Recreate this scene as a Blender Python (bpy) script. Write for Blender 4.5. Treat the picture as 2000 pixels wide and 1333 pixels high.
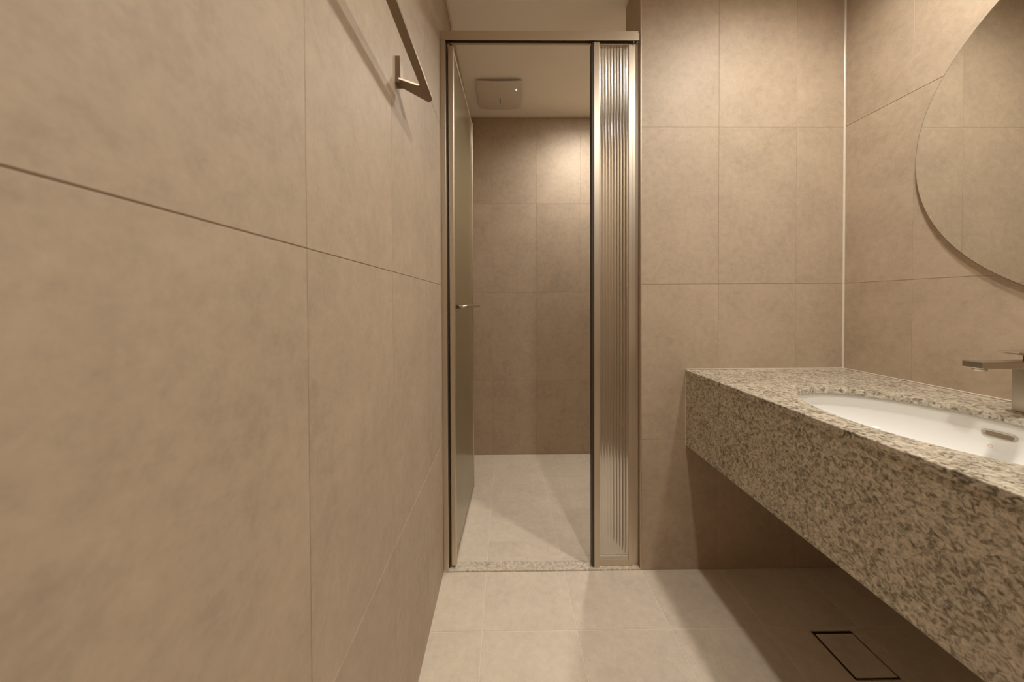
import bpy, bmesh, math, random
from mathutils import Matrix, Vector
random.seed(7)
sc = bpy.context.scene
COL = sc.collection
for o_ in list(bpy.data.objects):
    bpy.data.objects.remove(o_)

# ------------------------------------------------------------------ camera
# x = right, y = depth into the room, z = up, metres; the camera stands over the origin
CAM_H = 1.040
FPX, CXP, CYP = 629.78, 993.54, 598.50           # focal length and principal point for a 2000 x 1333 frame
RIGHT = Vector((0.9999484, -0.0091517, -0.0043997))
UP = Vector((0.0045072, 0.0117591, 0.9999207))
FWD = Vector((0.0090992, 0.9998890, -0.0117997))
cam_d = bpy.data.cameras.new('camera')
cam = bpy.data.objects.new('camera', cam_d)
COL.objects.link(cam)
cam.matrix_world = Matrix(((RIGHT.x, UP.x, -FWD.x, 0), (RIGHT.y, UP.y, -FWD.y, 0),
                           (RIGHT.z, UP.z, -FWD.z, CAM_H), (0, 0, 0, 1)))
cam_d.sensor_fit = 'HORIZONTAL'
cam_d.sensor_width = 36
cam_d.lens = FPX / 2000 * 36
cam_d.shift_x = (1000 - CXP) / 2000
cam_d.shift_y = (CYP - 666.5) / 2000
cam_d.clip_start = 0.01
cam_d.dof.use_dof = True
cam_d.dof.focus_distance = 1.35
cam_d.dof.aperture_fstop = 5.6
sc.camera = cam

# ------------------------------------------------------------------ world, exposure
w = bpy.data.worlds.new('world')
sc.world = w
w.use_nodes = True
w.node_tree.nodes['Background'].inputs[0].default_value = (0.02, 0.017, 0.013, 1)
w.node_tree.nodes['Background'].inputs[1].default_value = 0.3
vs = sc.view_settings
vs.view_transform = 'Standard'
vs.look = 'None'
vs.exposure = 0.05
vs.gamma = 1.0
vs.use_curve_mapping = False
sc.cycles.use_denoising = True
sc.cycles.max_bounces = 8
sc.cycles.diffuse_bounces = 4
sc.cycles.transmission_bounces = 6
sc.cycles.caustics_reflective = True
sc.cycles.caustics_refractive = True
sc.cycles.blur_glossy = 0.4
sc.cycles.sample_clamp_indirect = 8.0

LAMP_COLOR = (1.0, 0.95, 0.865)
SPOT_DEG = 166.0
LAMP_R = 0.043
# name, x, y, emission strength of the lens, label
LAMPS = [
    (0.934, 0.720, 60.0, 'round recessed downlight in the ceiling straight above the wash basin'),
    (0.504, 0.122, 54.0, 'round recessed downlight in the middle of the washroom ceiling'),
    (0.542, 1.800, 51.0, 'round recessed downlight in the shower ceiling beyond the glass screen'),
]

# ------------------------------------------------------------------ main dimensions
XL, XR = -0.2441, 1.3033        # left and right wall faces
Z0, ZS = 1.2333, 2.1900         # partition wall face, shower end wall face
ZB = -0.95                      # wall behind the camera
HC = 2.2959                     # ceiling height
XE = 0.5179                     # free edge of the partition wall
ZP = 1.3880                     # shower side of the partition wall
TT = 0.008                      # tile thickness
ROWS = [0.0, 0.5073, 1.1073, 1.7073, HC]

# ------------------------------------------------------------------ materials
def new_mat(name):
    m = bpy.data.materials.new(name)
    m.use_nodes = True
    nt = m.node_tree
    return m, nt, nt.nodes['Principled BSDF']

def simple(name, color, rough=0.5, metallic=0.0, spec=0.5, noise=0.0, nscale=40, bump=0.0):
    m, nt, b = new_mat(name)
    b.inputs['Base Color'].default_value = (*color, 1)
    b.inputs['Roughness'].default_value = rough
    b.inputs['Metallic'].default_value = metallic
    b.inputs['Specular IOR Level'].default_value = spec
    if noise or bump:
        geo = nt.nodes.new('ShaderNodeNewGeometry')
        n = nt.nodes.new('ShaderNodeTexNoise')
        n.inputs['Scale'].default_value = nscale
        n.inputs['Detail'].default_value = 4
        nt.links.new(geo.outputs['Position'], n.inputs['Vector'])
        if noise:
            mix = nt.nodes.new('ShaderNodeMix')
            mix.data_type = 'RGBA'
            mix.inputs[6].default_value = (*[c * (1 - noise) for c in color], 1)
            mix.inputs[7].default_value = (*[min(1, c * (1 + noise)) for c in color], 1)
            nt.links.new(n.outputs['Fac'], mix.inputs[0])
            nt.links.new(mix.outputs[2], b.inputs['Base Color'])
        if bump:
            bp = nt.nodes.new('ShaderNodeBump')
            bp.inputs['Strength'].default_value = bump
            bp.inputs['Distance'].default_value = 0.001
            nt.links.new(n.outputs['Fac'], bp.inputs['Height'])
            nt.links.new(bp.outputs['Normal'], b.inputs['Normal'])
    return m

def tile_mat(name, color, contrast=1.0, rough=0.58):
    """stone-look porcelain: soft clouds, small mottling, faint veins; every tile cut from another spot"""
    m, nt, b = new_mat(name)
    L = nt.links.new
    geo = nt.nodes.new('ShaderNodeNewGeometry')
    oi = nt.nodes.new('ShaderNodeObjectInfo')
    comb = nt.nodes.new('ShaderNodeCombineXYZ')
    mul = nt.nodes.new('ShaderNodeMath'); mul.operation = 'MULTIPLY'; mul.inputs[1].default_value = 37.0
    L(oi.outputs['Random'], mul.inputs[0])
    for i in range(3):
        L(mul.outputs[0], comb.inputs[i])
    add = nt.nodes.new('ShaderNodeVectorMath'); add.operation = 'ADD'
    L(geo.outputs['Position'], add.inputs[0]); L(comb.outputs[0], add.inputs[1])
    def noise(scale, detail, rgh=0.55, dist=0.0):
        n = nt.nodes.new('ShaderNodeTexNoise')
        n.inputs['Scale'].default_value = scale
        n.inputs['Detail'].default_value = detail
        n.inputs['Roughness'].default_value = rgh
        n.inputs['Distortion'].default_value = dist
        L(add.outputs[0], n.inputs['Vector'])
        return n.outputs['Fac']
    def scaled(sock, amp):
        a = nt.nodes.new('ShaderNodeMath'); a.operation = 'SUBTRACT'; a.inputs[1].default_value = 0.5
        L(sock, a.inputs[0])
        c = nt.nodes.new('ShaderNodeMath'); c.operation = 'MULTIPLY'; c.inputs[1].default_value = amp * contrast
        L(a.outputs[0], c.inputs[0])
        return c.outputs[0]
    def plus(s1, s2):
        a = nt.nodes.new('ShaderNodeMath'); a.operation = 'ADD'
        L(s1, a.inputs[0]); L(s2, a.inputs[1])
        return a.outputs[0]
    clouds = noise(7, 3, 0.5, 0.4)
    mott = noise(42, 5, 0.6, 0.2)
    fine = noise(160, 3, 0.6)
    tot = plus(plus(scaled(clouds, 0.34), scaled(mott, 0.40)), scaled(fine, 0.20))
    tot = plus(tot, scaled(oi.outputs['Random'], 0.05))
    # thin pale veins
    vein = noise(5, 4, 0.6, 1.6)
    v1 = nt.nodes.new('ShaderNodeMath'); v1.operation = 'SUBTRACT'; v1.inputs[1].default_value = 0.5
    L(vein, v1.inputs[0])
    v2 = nt.nodes.new('ShaderNodeMath'); v2.operation = 'ABSOLUTE'; L(v1.outputs[0], v2.inputs[0])
    mr = nt.nodes.new('ShaderNodeMapRange')
    mr.inputs[1].default_value = 0.0; mr.inputs[2].default_value = 0.012
    mr.inputs[3].default_value = 0.035 * contrast; mr.inputs[4].default_value = 0.0
    L(v2.outputs[0], mr.inputs[0])
    tot = plus(tot, mr.outputs[0])
    one = nt.nodes.new('ShaderNodeMath'); one.operation = 'ADD'; one.inputs[1].default_value = 1.0
    L(tot, one.inputs[0])
    vm = nt.nodes.new('ShaderNodeVectorMath'); vm.operation = 'SCALE'
    vm.inputs[0].default_value = color
    L(one.outputs[0], vm.inputs['Scale'])
    L(vm.outputs[0], b.inputs['Base Color'])
    b.inputs['Roughness'].default_value = rough
    b.inputs['Specular IOR Level'].default_value = 0.5
    return m

def granite_mat(name, stops, scale=85.0, rough=0.14):
    m, nt, b = new_mat(name)
    L = nt.links.new
    geo = nt.nodes.new('ShaderNodeNewGeometry')
    n1 = nt.nodes.new('ShaderNodeTexNoise')
    n1.inputs['Scale'].default_value = scale
    n1.inputs['Detail'].default_value = 4.5
    n1.inputs['Roughness'].default_value = 0.62
    n1.inputs['Distortion'].default_value = 0.9
    n2 = nt.nodes.new('ShaderNodeTexVoronoi')
    n2.inputs['Scale'].default_value = scale * 1.7
    n3 = nt.nodes.new('ShaderNodeTexNoise')
    n3.inputs['Scale'].default_value = scale * 0.18
    n3.inputs['Detail'].default_value = 2
    for n in (n1, n2, n3):
        L(geo.outputs['Position'], n.inputs['Vector'])
    a = nt.nodes.new('ShaderNodeMath'); a.operation = 'MULTIPLY_ADD'
    a.inputs[1].default_value = 0.16
    L(n2.outputs['Distance'], a.inputs[0]); L(n1.outputs['Fac'], a.inputs[2])
    c = nt.nodes.new('ShaderNodeMath'); c.operation = 'MULTIPLY_ADD'
    c.inputs[1].default_value = 0.16
    L(n3.outputs['Fac'], c.inputs[0]); L(a.outputs[0], c.inputs[2])
    r = nt.nodes.new('ShaderNodeValToRGB')
    el = r.color_ramp.elements
    el[0].position = stops[0][0]; el[0].color = (*stops[0][1], 1)
    el[1].position = stops[-1][0]; el[1].color = (*stops[-1][1], 1)
    for p, cc in stops[1:-1]:
        e = el.new(p); e.color = (*cc, 1)
    L(c.outputs[0], r.inputs[0])
    L(r.outputs[0], b.inputs['Base Color'])
    b.inputs['Roughness'].default_value = rough
    return m

def glass_mat(name, color, rough=0.0, ior=1.5):
    m, nt, b = new_mat(name)
    b.inputs['Base Color'].default_value = (*color, 1)
    b.inputs['Roughness'].default_value = rough
    b.inputs['IOR'].default_value = ior
    b.inputs['Transmission Weight'].default_value = 1.0
    return m

def emit_mat(name, color, strength):
    m = bpy.data.materials.new(name)
    m.use_nodes = True
    nt = m.node_tree
    nt.nodes.clear()
    e = nt.nodes.new('ShaderNodeEmission')
    e.inputs[0].default_value = (*color, 1)
    e.inputs[1].default_value = strength
    out = nt.nodes.new('ShaderNodeOutputMaterial')
    nt.links.new(e.outputs[0], out.inputs[0])
    return m

M = {
    'wall_tile': tile_mat('wall_tile', (0.465, 0.362, 0.262)),
    'floor_tile': tile_mat('floor_tile', (0.74, 0.64, 0.52), 0.8, 0.45),
    'grout': simple('grout', (0.46, 0.37, 0.275), 0.8, noise=0.08),
    'floor_grout': simple('floor_grout', (0.86, 0.77, 0.66), 0.30, noise=0.05),
    'ceiling': simple('ceiling_paint', (0.93, 0.87, 0.77), 0.55, noise=0.02, nscale=12),
    'cornice': simple('cornice_plastic', (0.78, 0.71, 0.60), 0.35, noise=0.02),
    'sealant': simple('white_sealant', (0.70, 0.62, 0.51), 0.3, noise=0.03),
    'frame': simple('satin_champagne_metal', (0.66, 0.58, 0.475), 0.42, 1.0, noise=0.03, nscale=200),
    'gasket_shade': simple('dark_gasket_and_shade', (0.05, 0.033, 0.022), 0.5, noise=0.1),  # near-black for the strike gasket, also stands in for shade in narrow gaps
    'steel': simple('brushed_steel', (0.50, 0.44, 0.36), 0.30, 1.0, noise=0.04, nscale=300),
    'bar_metal': simple('bronze_grey_metal', (0.28, 0.22, 0.16), 0.40, 1.0, noise=0.04, nscale=300),
    'mirror': simple('mirror_silver', (0.80, 0.80, 0.76), 0.0, 1.0),
    'mirror_edge': simple('mirror_edge', (0.20, 0.18, 0.14), 0.2, 0.4, noise=0.05),
    'porcelain': simple('white_porcelain', (0.82, 0.80, 0.76), 0.06, noise=0.01, nscale=8),
    'plastic': simple('white_plastic', (0.70, 0.63, 0.54), 0.4, noise=0.02),
    'dark': simple('dark_recess', (0.03, 0.022, 0.016), 0.6, noise=0.1),
    'print': simple('printed_mark', (0.72, 0.48, 0.42), 0.3, noise=0.05),
    'granite': granite_mat('polished_granite', [
        (0.44, (0.055, 0.046, 0.031)), (0.55, (0.21, 0.178, 0.13)), (0.64, (0.42, 0.365, 0.285)),
        (0.78, (0.60, 0.535, 0.43)), (0.92, (0.68, 0.615, 0.50))], 92.0, 0.12),
    'honed_granite': granite_mat('honed_granite', [
        (0.44, (0.115, 0.096, 0.064)), (0.57, (0.27, 0.232, 0.168)), (0.68, (0.49, 0.43, 0.33)),
        (0.82, (0.66, 0.59, 0.47)), (0.96, (0.74, 0.67, 0.55))], 100.0, 0.45),
    'sill_granite': granite_mat('pale_granite', [
        (0.44, (0.34, 0.285, 0.215)), (0.56, (0.50, 0.425, 0.33)), (0.66, (0.66, 0.575, 0.465)),
        (0.82, (0.82, 0.74, 0.63))], 95.0, 0.35),
    'glass': glass_mat('reeded_glass', (0.96, 0.95, 0.90), 0.16),
    'door_glass': glass_mat('door_glass', (0.87, 0.83, 0.60), 0.22),
    'led': emit_mat('green_led', (0.35, 1.0, 0.45), 2.5),
}

# ------------------------------------------------------------------ mesh helpers
def link(name, mesh, mat, parent=None):
    o = bpy.data.objects.new(name, mesh)
    COL.objects.link(o)
    if mat is not None and not mesh.materials:
        mesh.materials.append(mat)
    if parent is not None:
        o.parent = parent
    return o

def obj(name, bm, mat, parent=None, smooth=False):
    bmesh.ops.recalc_face_normals(bm, faces=bm.faces[:])
    me = bpy.data.meshes.new(name)
    bm.to_mesh(me)
    bm.free()
    if smooth:
        for p in me.polygons:
            p.use_smooth = True
    return link(name, me, mat, parent)

def empty(name, loc=(0, 0, 0), rz=0.0):
    o = bpy.data.objects.new(name, None)
    o.empty_display_size = 0.05
    COL.objects.link(o)
    o.location = loc
    o.rotation_euler = (0, 0, rz)
    return o

def tag(o, label=None, cat=None, group=None, kind=None):
    if label: o['label'] = label
    if cat: o['category'] = cat
    if group: o['group'] = group
    if kind: o['kind'] = kind
    return o

def add_box(bm, x0, x1, y0, y1, z0, z1, bevel=0.0, seg=2):
    vs_ = [bm.verts.new((x, y, z)) for x in (x0, x1) for y in (y0, y1) for z in (z0, z1)]
    f = [(0, 1, 3, 2), (4, 6, 7, 5), (0, 4, 5, 1), (2, 3, 7, 6), (0, 2, 6, 4), (1, 5, 7, 3)]
    faces = [bm.faces.new([vs_[i] for i in q]) for q in f]
    if bevel:
        ed = {e for fc in faces for e in fc.edges}
        bmesh.ops.bevel(bm, geom=list(ed), offset=bevel, segments=seg, affect='EDGES', profile=0.5)

def box(name, mat, parent, x0, x1, y0, y1, z0, z1, bevel=0.0, seg=2):
    bm = bmesh.new()
    add_box(bm, x0, x1, y0, y1, z0, z1, bevel, seg)
    return obj(name, bm, mat, parent)

def add_prism(bm, pts, axis, a0, a1):
    """extrude a polygon (pairs in the two other axes, in xyz order) along axis"""
    def mk(p, a):
        q = list(p); q.insert(axis, a)
        return bm.verts.new(q)
    A = [mk(p, a0) for p in pts]
    B = [mk(p, a1) for p in pts]
    n = len(pts)
    bm.faces.new(A); bm.faces.new(B[::-1])
    for i in range(n):
        bm.faces.new((A[i], A[(i + 1) % n], B[(i + 1) % n], B[i]))

def add_hull(bm, lower, upper):
    A = [bm.verts.new(p) for p in lower]
    B = [bm.verts.new(p) for p in upper]
    n = len(A)
    bm.faces.new(A); bm.faces.new(B[::-1])
    for i in range(n):
        bm.faces.new((A[i], A[(i + 1) % n], B[(i + 1) % n], B[i]))

def add_tube(bm, path, r, seg=14):
    path = [Vector(p) for p in path]
    rings = []
    ref = Vector((0, 0, 1))
    for i, p in enumerate(path):
        t = (path[min(i + 1, len(path) - 1)] - path[max(i - 1, 0)]).normalized()
        u = t.cross(ref)
        if u.length < 1e-4:
            u = t.cross(Vector((1, 0, 0)))
        u.normalize(); v = u.cross(t)
        rings.append([bm.verts.new(p + r * (math.cos(2 * math.pi * k / seg) * u + math.sin(2 * math.pi * k / seg) * v)) for k in range(seg)])
    for a, b_ in zip(rings, rings[1:]):
        for k in range(seg):
            bm.faces.new((a[k], a[(k + 1) % seg], b_[(k + 1) % seg], b_[k]))
    bm.faces.new(rings[0]); bm.faces.new(rings[-1][::-1])

# ------------------------------------------------------------------ tiles: each one a slab with chamfered edges
GAP = 0.002
_tile_cache = {}
def tile_mesh(w_, h_, mat, ch=0.00045):
    key = (round(w_, 4), round(h_, 4), mat.name)
    if key not in _tile_cache:
        a, b_ = w_ / 2, h_ / 2
        v = [(-a, -b_, 0), (a, -b_, 0), (a, b_, 0), (-a, b_, 0),
             (-a, -b_, TT - ch), (a, -b_, TT - ch), (a, b_, TT - ch), (-a, b_, TT - ch),
             (-a + ch, -b_ + ch, TT), (a - ch, -b_ + ch, TT), (a - ch, b_ - ch, TT), (-a + ch, b_ - ch, TT)]
        f = [(3, 2, 1, 0), (8, 9, 10, 11)]
        for k in range(4):
            n = (k + 1) % 4
            f += [(k, n, 4 + n, 4 + k), (4 + k, 4 + n, 8 + n, 8 + k)]
        me = bpy.data.meshes.new('tile')
        me.from_pydata(v, [], f)
        me.materials.append(mat)
        _tile_cache[key] = me
    return _tile_cache[key]

def lay_tiles(parent, mat, origin, u, v, n, ujoints, vjoints, skip=(), ug=0.0007, vg=0.0017):
    """origin: point of the finished face at u = v = 0; n points out of the wall"""
    u, v, n, origin = Vector(u), Vector(v), Vector(n), Vector(origin)
    if u.cross(v).dot(n) < 0:
        flip = True
    else:
        flip = False
    for i, (a0, a1) in enumerate(zip(ujoints, ujoints[1:])):
        for j, (b0, b1) in enumerate(zip(vjoints, vjoints[1:])):
            if (i, j) in skip:
                continue
            w_, h_ = a1 - a0 - ug, b1 - b0 - vg
            if w_ < 0.004 or h_ < 0.004:
                continue
            me = tile_mesh(w_, h_, mat)
            o = bpy.data.objects.new('tile', me)
            COL.objects.link(o)
            c = origin + u * (a0 + a1) / 2 + v * (b0 + b1) / 2 - n * TT
            uu = -u if flip else u
            o.matrix_world = Matrix(((uu.x, v.x, n.x, c.x), (uu.y, v.y, n.y, c.y), (uu.z, v.z, n.z, c.z), (0, 0, 0, 1)))
            o.parent = parent

def grid(lo, hi, ref, step):
    k = math.ceil((lo - ref) / step - 1e-6)
    js = [lo]
    while ref + k * step < hi - 1e-6:
        if ref + k * step > lo + 0.004:
            js.append(ref + k * step)
        k += 1
    js.append(hi)
    return js

FG = 0.0028      # floor joints are wider
RC = 0.0011     # the grout lies this far behind the tile face
# ---- walls (backing = grout bed, tiles are pieces of it)
wl = tag(box('wall_left', M['grout'], None, XL - 0.10, XL - RC, ZB - 0.1, ZS + 0.1, -0.05, HC + 0.02),
         'long beige tiled wall on the left carrying the towel bar', None, None, 'structure')
lay_tiles(wl, M['wall_tile'], (XL, 0, 0), (0, 1, 0), (0, 0, 1), (1, 0, 0), grid(ZB, ZS, 0.3995, 0.3), ROWS)

wr = tag(box('wall_right', M['grout'], None, XR + RC, XR + 0.10, ZB - 0.1, ZS + 0.1, -0.05, HC + 0.02),
         'beige tiled wall on the right behind the round mirror', None, None, 'structure')
lay_tiles(wr, M['wall_tile'], (XR, 0, 0), (0, 1, 0), (0, 0, 1), (-1, 0, 0), grid(ZB, Z0, 1.0231, 0.3), ROWS)
lay_tiles(wr, M['wall_tile'], (XR, 0, 0), (0, 1, 0), (0, 0, 1), (-1, 0, 0), grid(ZP, ZS, 1.905, 0.3), ROWS)

wb = tag(box('wall_back', M['grout'], None, XE + RC, XR + RC, Z0 + RC, ZP - RC, -0.05, HC + 0.02),
         'beige tiled partition wall between the shower screen and the mirror wall', None, None, 'structure')
lay_tiles(wb, M['wall_tile'], (0, Z0, 0), (1, 0, 0), (0, 0, 1), (0, -1, 0), grid(XE, XR, XE, 0.3), ROWS)
lay_tiles(wb, M['wall_tile'], (0, ZP, 0), (1, 0, 0), (0, 0, 1), (0, 1, 0), grid(XE, XR, XE, 0.3), ROWS)
lay_tiles(wb, M['wall_tile'], (XE, 0, 0), (0, 1, 0), (0, 0, 1), (-1, 0, 0), [Z0 + 0.002, ZP - 0.002], ROWS)

ws = tag(box('wall_shower_end', M['grout'], None, XL - 0.10, XR + 0.10, ZS + RC, ZS + 0.10, -0.05, HC + 0.02),
         'beige tiled end wall of the shower seen through the open door', None, None, 'structure')
lay_tiles(ws, M['wall_tile'], (0, ZS, 0), (1, 0, 0), (0, 0, 1), (0, -1, 0), grid(XL, XR, 0.5095, 0.3), ROWS)

wrear = tag(box('wall_rear', M['grout'], None, XL - 0.10, XR + 0.10, ZB - 0.10, ZB - RC, -0.05, HC + 0.02),
            'beige tiled wall behind the camera', None, None, 'structure')
lay_tiles(wrear, M['wall_tile'], (0, ZB, 0), (1, 0, 0), (0, 0, 1), (0, 1, 0), grid(XL, XR, XE, 0.3), ROWS)

# ---- floor
FX = [XL, -0.0781, 0.2219, 0.5219, 0.8219, 1.1219, XR]
FZ = grid(ZB, Z0, 1.0072, 0.3)
fl = tag(box('floor', M['floor_grout'], None, XL - 0.1, XR + 0.1, ZB - 0.1, ZS + 0.1, -0.12, -RC),
         'pale beige floor of square tiles', None, None, 'structure')
jd = [k for k, (a, b_) in enumerate(zip(FZ, FZ[1:])) if a < 0.93 < b_][0]
lay_tiles(fl, M['floor_tile'], (0, 0, 0), (1, 0, 0), (0, 1, 0), (0, 0, 1), FX, FZ, skip={(4, jd)}, ug=FG, vg=FG)
SILL_B = 1.2776
lay_tiles(fl, M['floor_tile'], (0, 0, 0), (1, 0, 0), (0, 1, 0), (0, 0, 1),
          [XL, -0.0781, 0.2219, XE], [SILL_B, 1.305], ug=FG, vg=FG)
lay_tiles(fl, M['floor_tile'], (0, 0, 0), (1, 0, 0), (0, 1, 0), (0, 0, 1),
          [XL, -0.0781, 0.2219, 0.5219, 0.8219, 1.1219, XR], [1.390, 1.605, 1.905, ZS], ug=FG, vg=FG)
lay_tiles(fl, M['floor_tile'], (0, 0, 0), (1, 0, 0), (0, 1, 0), (0, 0, 1),
          [XL, -0.0781, 0.2219, XE], [1.305, 1.390 + FG], ug=FG, vg=FG)

# the tile with the square cut-out for the drain
DX0, DX1, DY0, DY1 = 0.953, 1.081, 0.8615, 0.9935
tx0, tx1, ty0, ty1 = FX[4] + FG / 2, FX[5] - FG / 2, FZ[jd] + FG / 2, FZ[jd + 1] - FG / 2
bm = bmesh.new()
def ring_prism(bm, outer, inner, z0, z1):
    o0 = [bm.verts.new((x, y, z0)) for x, y in outer]; o1 = [bm.verts.new((x, y, z1)) for x, y in outer]
    i0 = [bm.verts.new((x, y, z0)) for x, y in inner]; i1 = [bm.verts.new((x, y, z1)) for x, y in inner]
    n = len(outer)
    for k in range(n):
        m_ = (k + 1) % n
        bm.faces.new((o1[k], o1[m_], i1[m_], i1[k]))
        bm.faces.new((o0[m_], o0[k], i0[k], i0[m_]))
        bm.faces.new((o0[k], o0[m_], o1[m_], o1[k]))
        bm.faces.new((i0[m_], i0[k], i1[k], i1[m_]))
rect = lambda a, b_, c, d: [(a, c), (b_, c), (b_, d), (a, d)]
ring_prism(bm, rect(tx0, tx1, ty0, ty1), rect(DX0, DX1, DY0, DY1), -TT, 0.0)
obj('tile', bm, M['floor_tile'], fl)

# ---- ceiling and thin cornice strips
tag(box('ceiling', M['ceiling'], None, XL - 0.1, XR + 0.1, ZB - 0.1, ZS + 0.1, HC, HC + 0.08),
    'smooth pale painted ceiling', None, None, 'structure')
CW, CD = 0.012, 0.009
def strip(name, x0, x1, y0, y1, label):
    return tag(box(name, M['cornice'], None, x0, x1, y0, y1, HC - CD, HC, 0.002, 1), label, None, None, 'structure')
strip('trim_1', XL, XL + CW, ZB, ZS, 'thin pale cornice strip along the top of the left wall')
strip('trim_2', XL + CW, XR, ZS - CW, ZS, 'thin pale cornice strip along the top of the shower end wall')
strip('trim_3', XR - CW, XR, ZB, Z0, 'thin pale cornice strip along the top of the mirror wall')
strip('trim_4', XE, XR - CW, Z0 - CW, Z0, 'thin pale cornice strip along the top of the partition wall')
# sealant bead in the corner by the counter, metal edge on the free end of the partition
bm = bmesh.new()
add_prism(bm, [(XR, Z0), (XR - 0.0036, Z0), (XR - 0.0018, Z0 - 0.0017), (XR - 0.0007, Z0 - 0.003), (XR, Z0 - 0.0045)], 2, 0.0, HC - CD)
tag(obj('trim_5', bm, M['sealant']), 'white sealant bead up the corner beside the mirror wall', None, None, 'structure')
bm = bmesh.new()
add_box(bm, XE - 0.0012, XE + 0.003, Z0 - 0.0012, Z0 + 0.004, 0.0, HC, 0.0008, 2)
tag(obj('trim_6', bm, M['frame']), 'slim metal edge strip on the free edge of the partition wall', None, None, 'structure')

# ---- granite threshold
bm = bmesh.new()
add_box(bm, XL, XE - 0.0012, Z0 - 0.001, SILL_B - 0.001, -0.004, 0.006, 0.0015, 2)
tag(obj('trim_7', bm, M['sill_granite']), 'pale speckled granite threshold under the shower door', None, None, 'structure')

# ------------------------------------------------------------------ reeded glass pane
def reeded_pane(name, mat, parent, x0, x1, yc, th, z0, z1, pitch, amp, rib_side=1, sub=8):
    """vertical half-round ribs on one face, the other face smooth; runs along local x"""
    bm = bmesh.new()
    n = max(1, round((x1 - x0) / pitch))
    p = (x1 - x0) / n
    front = []
    for k in range(n):
        for s in range(sub):
            t = s / sub
            front.append((x0 + (k + t) * p, yc + rib_side * (th / 2 + amp * math.sin(math.pi * t))))
    front.append((x1, yc + rib_side * th / 2))
    back = [(x1, yc - rib_side * th / 2), (x0, yc - rib_side * th / 2)]
    f0 = [bm.verts.new((x, y, z0)) for x, y in front]; f1 = [bm.verts.new((x, y, z1)) for x, y in front]
    b0 = [bm.verts.new((x, y, z0)) for x, y in back]; b1 = [bm.verts.new((x, y, z1)) for x, y in back]
    for k in range(len(front) - 1):
        bm.faces.new((f0[k], f0[k + 1], f1[k + 1], f1[k]))
    bm.faces.new((f0[-1], b0[0], b1[0], f1[-1]))
    bm.faces.new((b0[0], b0[1], b1[1], b1[0]))
    bm.faces.new((b0[1], f0[0], f1[0], b1[1]))
    bm.faces.new(f0 + b0); bm.faces.new((f1 + b1)[::-1])
    return obj(name, bm, mat, parent)

# ------------------------------------------------------------------ shower screen: header, posts, fixed reeded light
HT0, HT1 = 2.035, 2.0697
scr = tag(empty('shower_screen', (0.1, Z0 + 0.02, 0.006)), 'champagne metal shower screen with header rail and narrow fixed reeded glass pane', 'screen')
def spart(name, mat, *a, **k):
    o = box(name, mat, None, *a, **k)
    o.parent = scr
    o.matrix_parent_inverse = Matrix.Translation(-Vector(scr.location))
    return o
def sadopt(o):
    o.parent = scr
    o.matrix_parent_inverse = Matrix.Translation(-Vector(scr.location))
    return o
hb = bmesh.new()
add_prism(hb, [(Z0, HT0), (Z0 + 0.0025, HT0), (Z0 + 0.0025, HT1 - 0.003), (Z0 + 0.017, HT1 - 0.003), (Z0 + 0.017, HT0 + 0.001),
               (Z0 + 0.026, HT0 + 0.001), (Z0 + 0.026, HT1), (Z0, HT1)], 0, XL + 0.0005, 0.5085)
hd = sadopt(obj('header_rail', hb, M['frame']))
o = box('rail_groove_shade', M['gasket_shade'], None, XL + 0.001, 0.508, Z0 + 0.0028, Z0 + 0.0168, HT1 - 0.010, HT1 - 0.0032)  # dark strip added as painted shade inside the header groove
sadopt(o)
spart('end_cap', M['frame'], 0.5085, 0.5165, Z0 + 0.004, Z0 + 0.026, HT0 + 0.004, HT1 - 0.004, 0.001)
spart('wall_post', M['frame'], XL + 0.0005, -0.2245, Z0 + 0.001, Z0 + 0.040, 0.0062, HT0, 0.0012)
spart('hinge_gap_shade', M['gasket_shade'], -0.2245, -0.2205, Z0 + 0.012, Z0 + 0.036, 0.0075, HT0 - 0.002)  # dark strip standing in for the shade between post and door leaf
spart('stile', M['frame'], 0.3405, 0.3625, Z0 + 0.006, Z0 + 0.040, 0.0062, HT0, 0.0015)
spart('strike_gasket', M['gasket_shade'], 0.3335, 0.3405, Z0 + 0.008, Z0 + 0.038, 0.008, HT0 - 0.001)
spart('jamb', M['frame'], 0.4920, 0.5164, Z0 + 0.016, Z0 + 0.040, 0.0062, HT0, 0.0012)
spart('glazing_bead', M['frame'], 0.4765, 0.4920, Z0 + 0.013, Z0 + 0.034, 0.0062, HT0, 0.001)
spart('bottom_rail', M['frame'], 0.3625, 0.4765, Z0 + 0.012, Z0 + 0.034, 0.0062, 0.034, 0.001)
spart('glazing_gasket', M['sealant'], 0.3625, 0.4765, Z0 + 0.0165, Z0 + 0.0285, 0.034, 0.043)
spart('top_rail', M['frame'], 0.3625, 0.4765, Z0 + 0.012, Z0 + 0.034, HT0 - 0.007, HT0 - 0.0002, 0.001)
sadopt(reeded_pane('reeded_pane', M['glass'], None, 0.3630, 0.4760, Z0 + 0.0225, 0.004, 0.0435, HT0 - 0.0075, 0.0113, 0.0022, -1))

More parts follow.
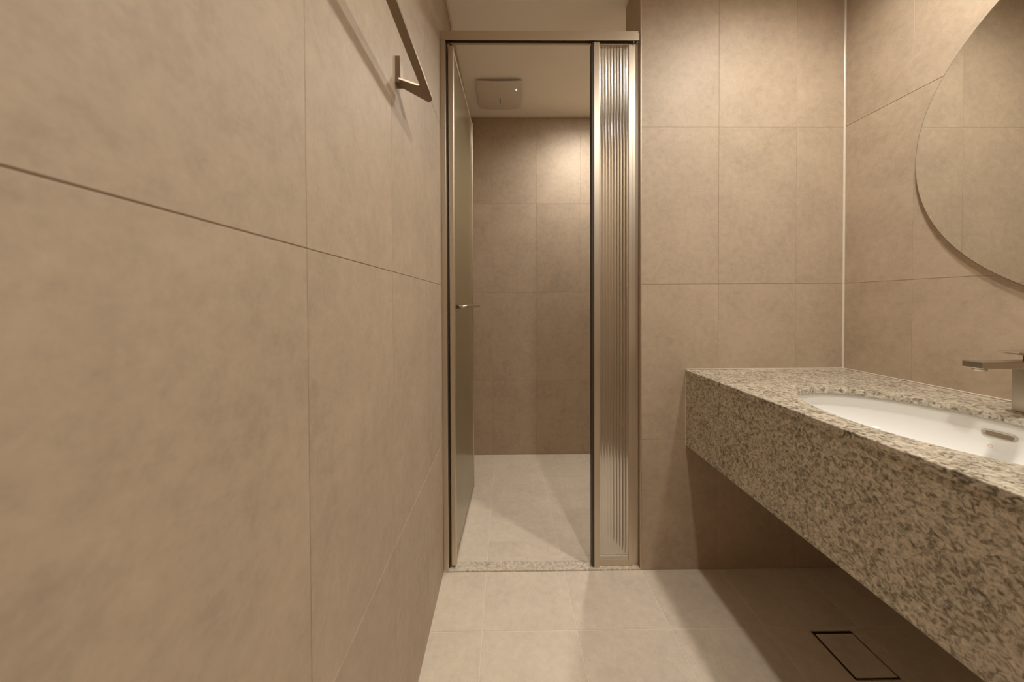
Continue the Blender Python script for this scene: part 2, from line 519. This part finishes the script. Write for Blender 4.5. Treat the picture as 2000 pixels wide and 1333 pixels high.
# ------------------------------------------------------------------ shower door leaf, swung inwards along the left wall
door = tag(empty('door_1', (-0.2068, Z0 + 0.012, 0.014), 0.0),
           'greenish glass shower door leaf swung open along the left wall', None, None, 'structure')
door.rotation_euler = (0, 0, math.radians(90 - 2.0))     # local x runs along the leaf, local y towards the wall
LW, LH, LT = 0.540, 2.012, 0.0098
def dpart(name, mat, *a, **k):
    return box(name, mat, door, *a, **k)
dpart('hinge_stile', M['frame'], 0.0, 0.020, -LT, LT, 0.0, LH, 0.003, 3)
dpart('lock_stile', M['frame'], LW - 0.012, LW, -LT, LT, 0.0, LH, 0.003, 3)
dpart('bottom_rail', M['frame'], 0.020, LW - 0.012, -LT * 0.8, LT * 0.8, 0.0, 0.016, 0.001)
dpart('top_rail', M['frame'], 0.020, LW - 0.012, -LT * 0.8, LT * 0.8, LH - 0.016, LH, 0.001)
reeded_pane('reeded_pane', M['door_glass'], door, 0.0202, LW - 0.0122, -0.004, 0.005, 0.0165, LH - 0.0165, 0.0113, 0.0022, 1, 6)
# long horizontal pull handle on the inner face
hz = 1.024 - 0.014
hb = bmesh.new()
r_ = 0.0075
path = [(0.045, -LT + 0.003, hz), (0.045, -LT - 0.020, hz)]
for k in range(1, 7):
    a = math.pi / 2 * k / 6
    path.append((0.045 + 0.018 * (1 - math.cos(a)), -LT - 0.020 - 0.018 * math.sin(a), hz))
for k in range(1, 7):
    a = math.pi / 2 * k / 6
    path.append((0.500 - 0.018 + 0.018 * math.sin(a), -LT - 0.038 + 0.018 * (1 - math.cos(a)), hz))
path += [(0.500, -LT + 0.003, hz)]
add_tube(hb, path, r_, 14)
hnd = obj('handle', hb, M['steel'], door, True)
hnd['label'] = 'round steel pull bar across the glass'
for z0_, z1_ in ((-0.008, 0.004), (LH - 0.004, LH + 0.006)):
    hb = bmesh.new()
    add_tube(hb, [(0.010, 0.0, z0_), (0.010, 0.0, z1_)], 0.006, 12)
    obj('pivot_pin', hb, M['steel'], door, True)

# ------------------------------------------------------------------ vanity counter with granite apron
CX0, CX1 = 0.6902, XR
CY0, CY1 = 0.160, Z0
CT, CB = CAM_H - 0.2619, CAM_H - 0.5537
SLAB = 0.016
BX, BY, BA, BB = 0.945, 0.700, 0.190, 0.262      # basin cut-out: centre and half axes
van = tag(empty('vanity_counter', ((CX0 + CX1) / 2, (CY0 + CY1) / 2, CB)),
          'wall-hung speckled granite vanity counter with a deep apron front', 'counter')
def vadopt(o):
    o.parent = van
    o.matrix_parent_inverse = Matrix.Translation(-Vector(van.location))
    return o
bm = bmesh.new()
NS = 96
def rect_pt(a):
    """point of the slab outline in direction a from the basin centre"""
    dx, dy = math.cos(a), math.sin(a)
    t = 1e9
    if dx > 1e-9: t = min(t, (CX1 - BX) / dx)
    if dx < -1e-9: t = min(t, (CX0 - BX) / dx)
    if dy > 1e-9: t = min(t, (CY1 - BY) / dy)
    if dy < -1e-9: t = min(t, (CY0 - BY) / dy)
    return (BX + t * dx, BY + t * dy)
angs = sorted([2 * math.pi * k / NS for k in range(NS)] +
              [math.atan2(y - BY, x - BX) % (2 * math.pi) for x in (CX0, CX1) for y in (CY0, CY1)])
def ell(a, s=0.0, p=2.0):
    dx, dy = math.cos(a), math.sin(a)
    t = 1.0 / math.sqrt((dx / (BA + s)) ** 2 + (dy / (BB + s)) ** 2)
    return (BX + t * dx, BY + t * dy)
out_ = [rect_pt(a) for a in angs]
in_ = [ell(a) for a in angs]
ring_prism(bm, out_, in_, CT - SLAB, CT)
bmesh.ops.recalc_face_normals(bm, faces=bm.faces[:])
ed = [e for e in bm.edges if all(abs(v.co.z - CT) < 1e-6 for v in e.verts) and
      (all(abs(v.co.x - CX0) < 1e-6 for v in e.verts) or
       (len(e.link_faces) == 2 and any(abs(f_.normal.z) < 0.5 for f_ in e.link_faces)
        and all(CX0 + 0.01 < v.co.x < CX1 - 0.01 and CY0 + 0.01 < v.co.y < CY1 - 0.01 for v in e.verts)))]
bmesh.ops.bevel(bm, geom=ed, offset=0.002, segments=2, affect='EDGES', profile=0.5)
vadopt(obj('countertop', bm, M['granite']))
vadopt(box('apron', M['honed_granite'], None, CX0 + 0.0018, CX0 + 0.020, CY0 + 0.001, CY1, CB, CT - SLAB, 0.0008, 1))
vadopt(box('end_panel', M['honed_granite'], None, CX0 + 0.020, CX1, CY0 + 0.001, CY0 + 0.019, CB, CT - SLAB, 0.0008, 1))
for nm, x0, x1, y0, y1 in (('sealant_bead', CX0 + 0.002, CX1 - 0.004, CY1 - 0.0035, CY1), ('sealant_bead', CX1 - 0.0040, CX1, CY0, CY1)):
    o = vadopt(box(nm, M['sealant'], None, x0, x1, y0, y1, CT, CT + 0.0035, 0.0015, 2))
    o['label'] = 'white sealant bead'
vadopt(box('sealant_bead', M['sealant'], None, CX0 + 0.0002, CX0 + 0.0018, CY1 - 0.0015, CY1, CB, CT - SLAB, 0.0003, 1))

# ------------------------------------------------------------------ undermount basin
bas = tag(empty('wash_basin', (BX, BY, CT - SLAB - 0.15)), 'white oval porcelain basin set under the granite counter', 'sink')
def badopt(o):
    o.parent = bas
    o.matrix_parent_inverse = Matrix.Translation(-Vector(bas.location))
    return o
DEPTH = 0.140
ZT = CT - SLAB - 0.0004
def bowl_scale(t):      # t = 0 rim .. 1 bottom
    return (1 - t ** 3.2) ** (1 / 2.4)
bm = bmesh.new()
NA = 72
rows_ = []
prof = [(1.0 + 0.012 / BA, 0.0)] + [(1.035, 0.0)]
ts = [k / 16 for k in range(0, 17)]
rings = []
for (s_, zz) in [(1.11, 0.0), (1.035, 0.0)]:
    rings.append([(BX + s_ * BA * math.cos(2 * math.pi * k / NA), BY + s_ * BB * math.cos(0) * math.sin(2 * math.pi * k / NA), ZT - zz) for k in range(NA)])
for t in ts[1:-1]:
    s_ = 1.03 * bowl_scale(t)
    if s_ < 0.16: s_ = 0.16
    rings.append([(BX + s_ * BA * math.cos(2 * math.pi * k / NA), BY + s_ * BB * math.sin(2 * math.pi * k / NA), ZT - DEPTH * t) for k in range(NA)])
rings.append([(BX + 0.026 * math.cos(2 * math.pi * k / NA), BY + 0.026 * math.sin(2 * math.pi * k / NA), ZT - DEPTH) for k in range(NA)])
inner = list(rings)
outer = [[(BX + (x - BX) * 1.06, BY + (y - BY) * 1.05, z - 0.010) for x, y, z in rg] for rg in inner[1:]]
allr = inner + outer[::-1]
V = [[bm.verts.new(p) for p in rg] for rg in allr]
V.append(V[0])
for A_, B_ in zip(V, V[1:]):
    for k in range(NA):
        bm.faces.new((A_[k], A_[(k + 1) % NA], B_[(k + 1) % NA], B_[k]))
badopt(obj('bowl', bm, M['porcelain'], None, True))
bm = bmesh.new()
prof = [(0.0, -0.004), (0.016, -0.004), (0.018, 0.001), (0.030, 0.0015), (0.031, 0.0), (0.031, -0.002)]
vv = [[bm.verts.new((BX + r * math.cos(2 * math.pi * k / 24), BY + r * math.sin(2 * math.pi * k / 24), ZT - DEPTH + 0.001 + z)) for k in range(24)] for r, z in prof[1:]]
bm.faces.new(vv[0])
for A_, B_ in zip(vv, vv[1:]):
    for k in range(24):
        bm.faces.new((A_[k], A_[(k + 1) % 24], B_[(k + 1) % 24], B_[k]))
badopt(obj('basin_drain', bm, M['steel'], None, True))
# overflow slot on the wall side
def bowl_x(y, z):
    t = (ZT - z) / DEPTH
    s_ = 1.03 * bowl_scale(t)
    return BX + s_ * BA * math.sqrt(max(0, 1 - ((y - BY) / (s_ * BB)) ** 2))
def stadium_patch(name, mat, yc, zc, half, r, lift, inner_scale=None, seg=10):
    bm = bmesh.new()
    pts = []
    for k in range(seg + 1):
        a = -math.pi / 2 + math.pi * k / seg
        pts.append((half + r * math.cos(a), r * math.sin(a)))
    for k in range(seg + 1):
        a = math.pi / 2 + math.pi * k / seg
        pts.append((-half + r * math.cos(a), r * math.sin(a)))
    def mk(dy, dz, l):
        y, z = yc + dy, zc + dz
        return bm.verts.new((bowl_x(y, z) - l, y, z))
    top = [mk(a, b_, lift) for a, b_ in pts]
    base = [mk(a, b_, -0.003) for a, b_ in pts]
    n = len(pts)
    if inner_scale:
        it = [mk(a * inner_scale[0], b_ * inner_scale[1], lift) for a, b_ in pts]
        ib = [mk(a * inner_scale[0], b_ * inner_scale[1], -0.003) for a, b_ in pts]
        for k in range(n):
            m_ = (k + 1) % n
            bm.faces.new((top[k], top[m_], it[m_], it[k]))
            bm.faces.new((it[k], it[m_], ib[m_], ib[k]))
    else:
        bm.faces.new(top)
    for k in range(n):
        m_ = (k + 1) % n
        bm.faces.new((base[k], base[m_], top[m_], top[k]))
    return badopt(obj(name, bm, mat))
OY, OZ = 0.730, CAM_H - 0.3115
ov = stadium_patch('overflow_rim', M['steel'], OY, OZ, 0.019, 0.0075, 0.0016, (0.86, 0.62))
stadium_patch('overflow_slot', M['bar_metal'], OY, OZ, 0.0165, 0.0048, 0.0004)
stadium_patch('printed_mark', M['print'], 0.7400, CAM_H - 0.341, 0.0005, 0.0034, 0.0003, (0.72, 0.68))

# ------------------------------------------------------------------ faucet
FXc, FYc = 1.206, 0.720
fa = tag(empty('basin_faucet', (FXc, FYc, CT)), 'square brushed steel basin faucet with a flat spout and top lever', 'faucet')
def fadopt(o):
    o.parent = fa
    o.matrix_parent_inverse = Matrix.Translation(-Vector(fa.location))
    return o
zs0, zs1 = CAM_H - 0.1535, CAM_H - 0.1380
fadopt(box('base_plate', M['steel'], None, 1.178, 1.236, 0.692, 0.748, CT, CT + 0.004, 0.0012))
fadopt(box('body', M['steel'], None, 1.183, 1.231, 0.698, 0.742, CT + 0.004, zs1, 0.0015))
fadopt(box('spout', M['steel'], None, 1.058, 1.1835, 0.7035, 0.7375, zs0, zs1, 0.0015))
bm = bmesh.new()
add_tube(bm, [(1.075, 0.7205, zs0 + 0.001), (1.075, 0.7205, zs0 - 0.006)], 0.0105, 18)
fadopt(obj('aerator', bm, M['steel'], None, True))
bm = bmesh.new()
add_tube(bm, [(FXc, FYc, zs1 - 0.001), (FXc, FYc, zs1 + 0.012)], 0.017, 20)
fadopt(obj('cartridge_collar', bm, M['gasket_shade'], None, True))  # collar coloured dark to stand in for the shade under the lever
bm = bmesh.new()
lv = [(1.137, zs1 + 0.0195), (1.139, zs1 + 0.0175), (1.190, zs1 + 0.0105), (1.231, zs1 + 0.0105), (1.231, zs1 + 0.0205), (1.140, zs1 + 0.0215)]
A_ = [bm.verts.new((x, 0.7035, z)) for x, z in lv]; B_ = [bm.verts.new((x, 0.7375, z)) for x, z in lv]
bm.faces.new(A_); bm.faces.new(B_[::-1])
for k in range(len(lv)):
    m_ = (k + 1) % len(lv)
    bm.faces.new((A_[k], A_[m_], B_[m_], B_[k]))
fadopt(obj('lever', bm, M['steel']))

# ------------------------------------------------------------------ round mirror
MY, MZ, MR, MX = 0.5480, CAM_H + 0.4267, 0.4612, XR - 0.012
mir = tag(empty('round_mirror', (XR, MY, MZ)), 'large round frameless mirror hung above the granite counter', 'mirror')
def disc_x(name, mat, r, x0, x1, seg=128):
    bm = bmesh.new()
    c0 = [bm.verts.new((x0, MY + r * math.cos(2 * math.pi * k / seg), MZ + r * math.sin(2 * math.pi * k / seg))) for k in range(seg)]
    c1 = [bm.verts.new((x1, MY + r * math.cos(2 * math.pi * k / seg), MZ + r * math.sin(2 * math.pi * k / seg))) for k in range(seg)]
    bm.faces.new(c0); bm.faces.new(c1[::-1])
    for k in range(seg):
        bm.faces.new((c0[k], c0[(k + 1) % seg], c1[(k + 1) % seg], c1[k]))
    o = obj(name, bm, mat)
    o.parent = mir
    o.matrix_parent_inverse = Matrix.Translation(-Vector(mir.location))
    return o
disc_x('glass_edge', M['mirror_edge'], MR, MX + 0.0006, MX + 0.0048)
disc_x('silvered_glass', M['mirror'], MR - 0.0015, MX, MX + 0.0005)
disc_x('backing', M['dark'], MR - 0.06, MX + 0.005, XR - 0.0002, 64)

# ------------------------------------------------------------------ towel bar on the left wall
tb = tag(empty('towel_bar', (XL, 0.5, CAM_H + 0.505)), 'flat metal towel bar standing off the left tiled wall', 'towel bar')
def tadopt(o):
    o.parent = tb
    o.matrix_parent_inverse = Matrix.Translation(-Vector(tb.location))
    return o
bx0, bx1 = -0.1925, -0.1750
bz0, bz1 = CAM_H + 0.4915, CAM_H + 0.4975
TY1, TY0 = 0.797, 0.190
tadopt(box('bar', M['bar_metal'], None, bx0, bx1, TY0 + 0.040, TY1 - 0.040, bz0, bz1, 0.001))
plan = [(-0.2335, -0.080), (-0.1925, -0.056), (-0.1925, -0.045), (-0.1750, -0.045), (-0.1750, -0.012), (-0.1768, -0.006), (-0.1810, -0.001), (-0.1865, 0.003), (-0.2335, -0.049)]
for ye, sgn in ((TY1, 1), (TY0, -1)):
    bm = bmesh.new()
    add_prism(bm, [(x, ye + sgn * d) for x, d in plan], 2, bz0 + 0.0002, bz1 - 0.0002)
    bmesh.ops.bevel(bm, geom=[e for e in bm.edges if abs(e.verts[0].co.z - e.verts[1].co.z) < 1e-6], offset=0.0008, segments=1, affect='EDGES')
    tadopt(obj('arm', bm, M['bar_metal']))
    ya, yb = sorted((ye - sgn * 0.072, ye - sgn * 0.049))
    bm = bmesh.new()
    add_hull(bm, [(XL, ya, bz0), (XL + 0.0125, ya, bz0), (XL + 0.0125, yb, bz0), (XL, yb, bz0)],
             [(XL, ya + 0.002, CAM_H + 0.551), (XL + 0.0105, ya + 0.002, CAM_H + 0.551), (XL + 0.0105, yb - 0.002, CAM_H + 0.551), (XL, yb - 0.002, CAM_H + 0.551)])
    tadopt(obj('mount_block', bm, M['bar_metal']))

# ------------------------------------------------------------------ ventilation fan in the shower ceiling
VX, VY, VS = -0.0305, 1.953, 0.132
fan = tag(empty('ventilation_fan', (VX, VY, HC)), 'square white ventilation fan cover in the shower ceiling with a green light', 'fan')
def nadopt(o):
    o.parent = fan
    o.matrix_parent_inverse = Matrix.Translation(-Vector(fan.location))
    return o
nadopt(box('housing', M['plastic'], None, VX - VS + 0.018, VX + VS - 0.018, VY - VS + 0.018, VY + VS - 0.018, HC - 0.010, HC, 0.002))
bm = bmesh.new()
NG = 14
def cov(i, j, l):
    a, b_ = 2 * i / NG - 1, 2 * j / NG - 1
    rr = 0.985 + 0.015 * (1 - max(abs(a), abs(b_)))
    dome = 0.012 + 0.006 * (1 - a * a) + 0.005 * (1 - b_ * b_)
    # rounded outline corners
    x, y = a * VS, b_ * VS
    k_ = 1 - 0.018 * (a * a * b_ * b_)
    return (VX + x * k_, VY + y * k_, HC - dome - l)
top = [[bm.verts.new(cov(i, j, 0.0)) for j in range(NG + 1)] for i in range(NG + 1)]
bot = [[bm.verts.new((cov(i, j, 0)[0], cov(i, j, 0)[1], cov(i, j, 0)[2] + 0.004)) for j in range(NG + 1)] for i in range(NG + 1)]
for i in range(NG):
    for j in range(NG):
        bm.faces.new((top[i][j], top[i + 1][j], top[i + 1][j + 1], top[i][j + 1]))
        bm.faces.new((bot[i][j], bot[i][j + 1], bot[i + 1][j + 1], bot[i + 1][j]))
for k in range(NG):
    bm.faces.new((top[k][0], bot[k][0], bot[k + 1][0], top[k + 1][0]))
    bm.faces.new((top[k][NG], top[k + 1][NG], bot[k + 1][NG], bot[k][NG]))
    bm.faces.new((top[0][k], top[0][k + 1], bot[0][k + 1], bot[0][k]))
    bm.faces.new((top[NG][k], bot[NG][k], bot[NG][k + 1], top[NG][k + 1]))
nadopt(obj('cover', bm, M['plastic'], None, False))
bm = bmesh.new()
add_tube(bm, [(0.066, 1.889, HC - 0.022), (0.066, 1.889, HC - 0.0185)], 0.0032, 12)
l_ = nadopt(obj('indicator_light', bm, M['led'], None, True)); l_['label'] = 'small green indicator light'
nadopt(box('emblem', M['dark'], None, -0.0315, -0.0265, 1.960, 2.010, HC - 0.0238, HC - 0.0215, 0.0006, 1))

# ------------------------------------------------------------------ floor drain under the counter
dr = tag(empty('floor_drain', ((DX0 + DX1) / 2, (DY0 + DY1) / 2, -0.02)), 'square tile-topped floor drain with a dark slot beneath the counter', 'drain')
def dadopt(o):
    o.parent = dr
    o.matrix_parent_inverse = Matrix.Translation(-Vector(dr.location))
    return o
bm = bmesh.new()
ring_prism(bm, rect(DX0 + 0.0002, DX1 - 0.0002, DY0 + 0.0002, DY1 - 0.0002), rect(DX0 + 0.0016, DX1 - 0.0016, DY0 + 0.0016, DY1 - 0.0016), -0.0009, 0.0006)
dadopt(obj('frame', bm, M['steel']))
dadopt(box('tray', M['dark'], None, DX0 + 0.0002, DX1 - 0.0002, DY0 + 0.0002, DY1 - 0.0002, -0.0011, -0.0009))
dadopt(box('cover_tile', M['floor_tile'], None, DX0 + 0.0085, DX1 - 0.0035, DY0 + 0.0060, DY1 - 0.0085, -0.0009, 0.0004, 0.0004, 1))

# ------------------------------------------------------------------ ceiling downlights
for i, (lx, ly, st, lab) in enumerate(LAMPS):
    dl = tag(empty('ceiling_downlight', (lx, ly, HC)), lab, 'downlight', 'recessed ceiling downlights')
    bm = bmesh.new()
    prof = [(LAMP_R, 0.0), (LAMP_R + 0.001, -0.004), (LAMP_R + 0.008, -0.004), (LAMP_R + 0.012, -0.002), (LAMP_R + 0.0125, 0.0)]
    vv = [[bm.verts.new((r * math.cos(2 * math.pi * k / 40), r * math.sin(2 * math.pi * k / 40), z)) for k in range(40)] for r, z in prof]
    for A_, B_ in zip(vv, vv[1:]):
        for k in range(40):
            bm.faces.new((A_[k], A_[(k + 1) % 40], B_[(k + 1) % 40], B_[k]))
    obj('trim_ring', bm, M['plastic'], dl, True)
    bm = bmesh.new()
    cv = [bm.verts.new((LAMP_R * math.cos(2 * math.pi * k / 32), LAMP_R * math.sin(2 * math.pi * k / 32), -0.002)) for k in range(32)]
    bm.faces.new(cv[::-1])
    me = bpy.data.meshes.new('lens'); bm.to_mesh(me); bm.free()
    link('lens', me, emit_mat('downlight_lens', LAMP_COLOR, 90.0), dl)
    ld = bpy.data.lights.new('downlight_beam', 'SPOT')
    ld.energy = st; ld.color = LAMP_COLOR; ld.spot_size = math.radians(SPOT_DEG); ld.spot_blend = 1.0
    ld.shadow_soft_size = LAMP_R
    lo = bpy.data.objects.new('beam', ld); COL.objects.link(lo); lo.parent = dl
    lo.location = (0, 0, -0.006)
# small pieces belong to the part that carries them
def nest(thing_, part, kids):
    p = [c for c in thing_.children if c.name.split('.')[0] == part][0]
    for c in list(thing_.children):
        if c.name.split('.')[0] in kids:
            c.parent = p
            c.matrix_parent_inverse = Matrix.Identity(4)
nest(scr, 'header_rail', ('rail_groove_shade', 'end_cap'))
nest(fan, 'cover', ('indicator_light', 'emblem'))
nest(fa, 'spout', ('aerator',))
nest(bas, 'bowl', ('overflow_rim', 'overflow_slot', 'printed_mark', 'basin_drain'))
bpy.context.view_layer.update()
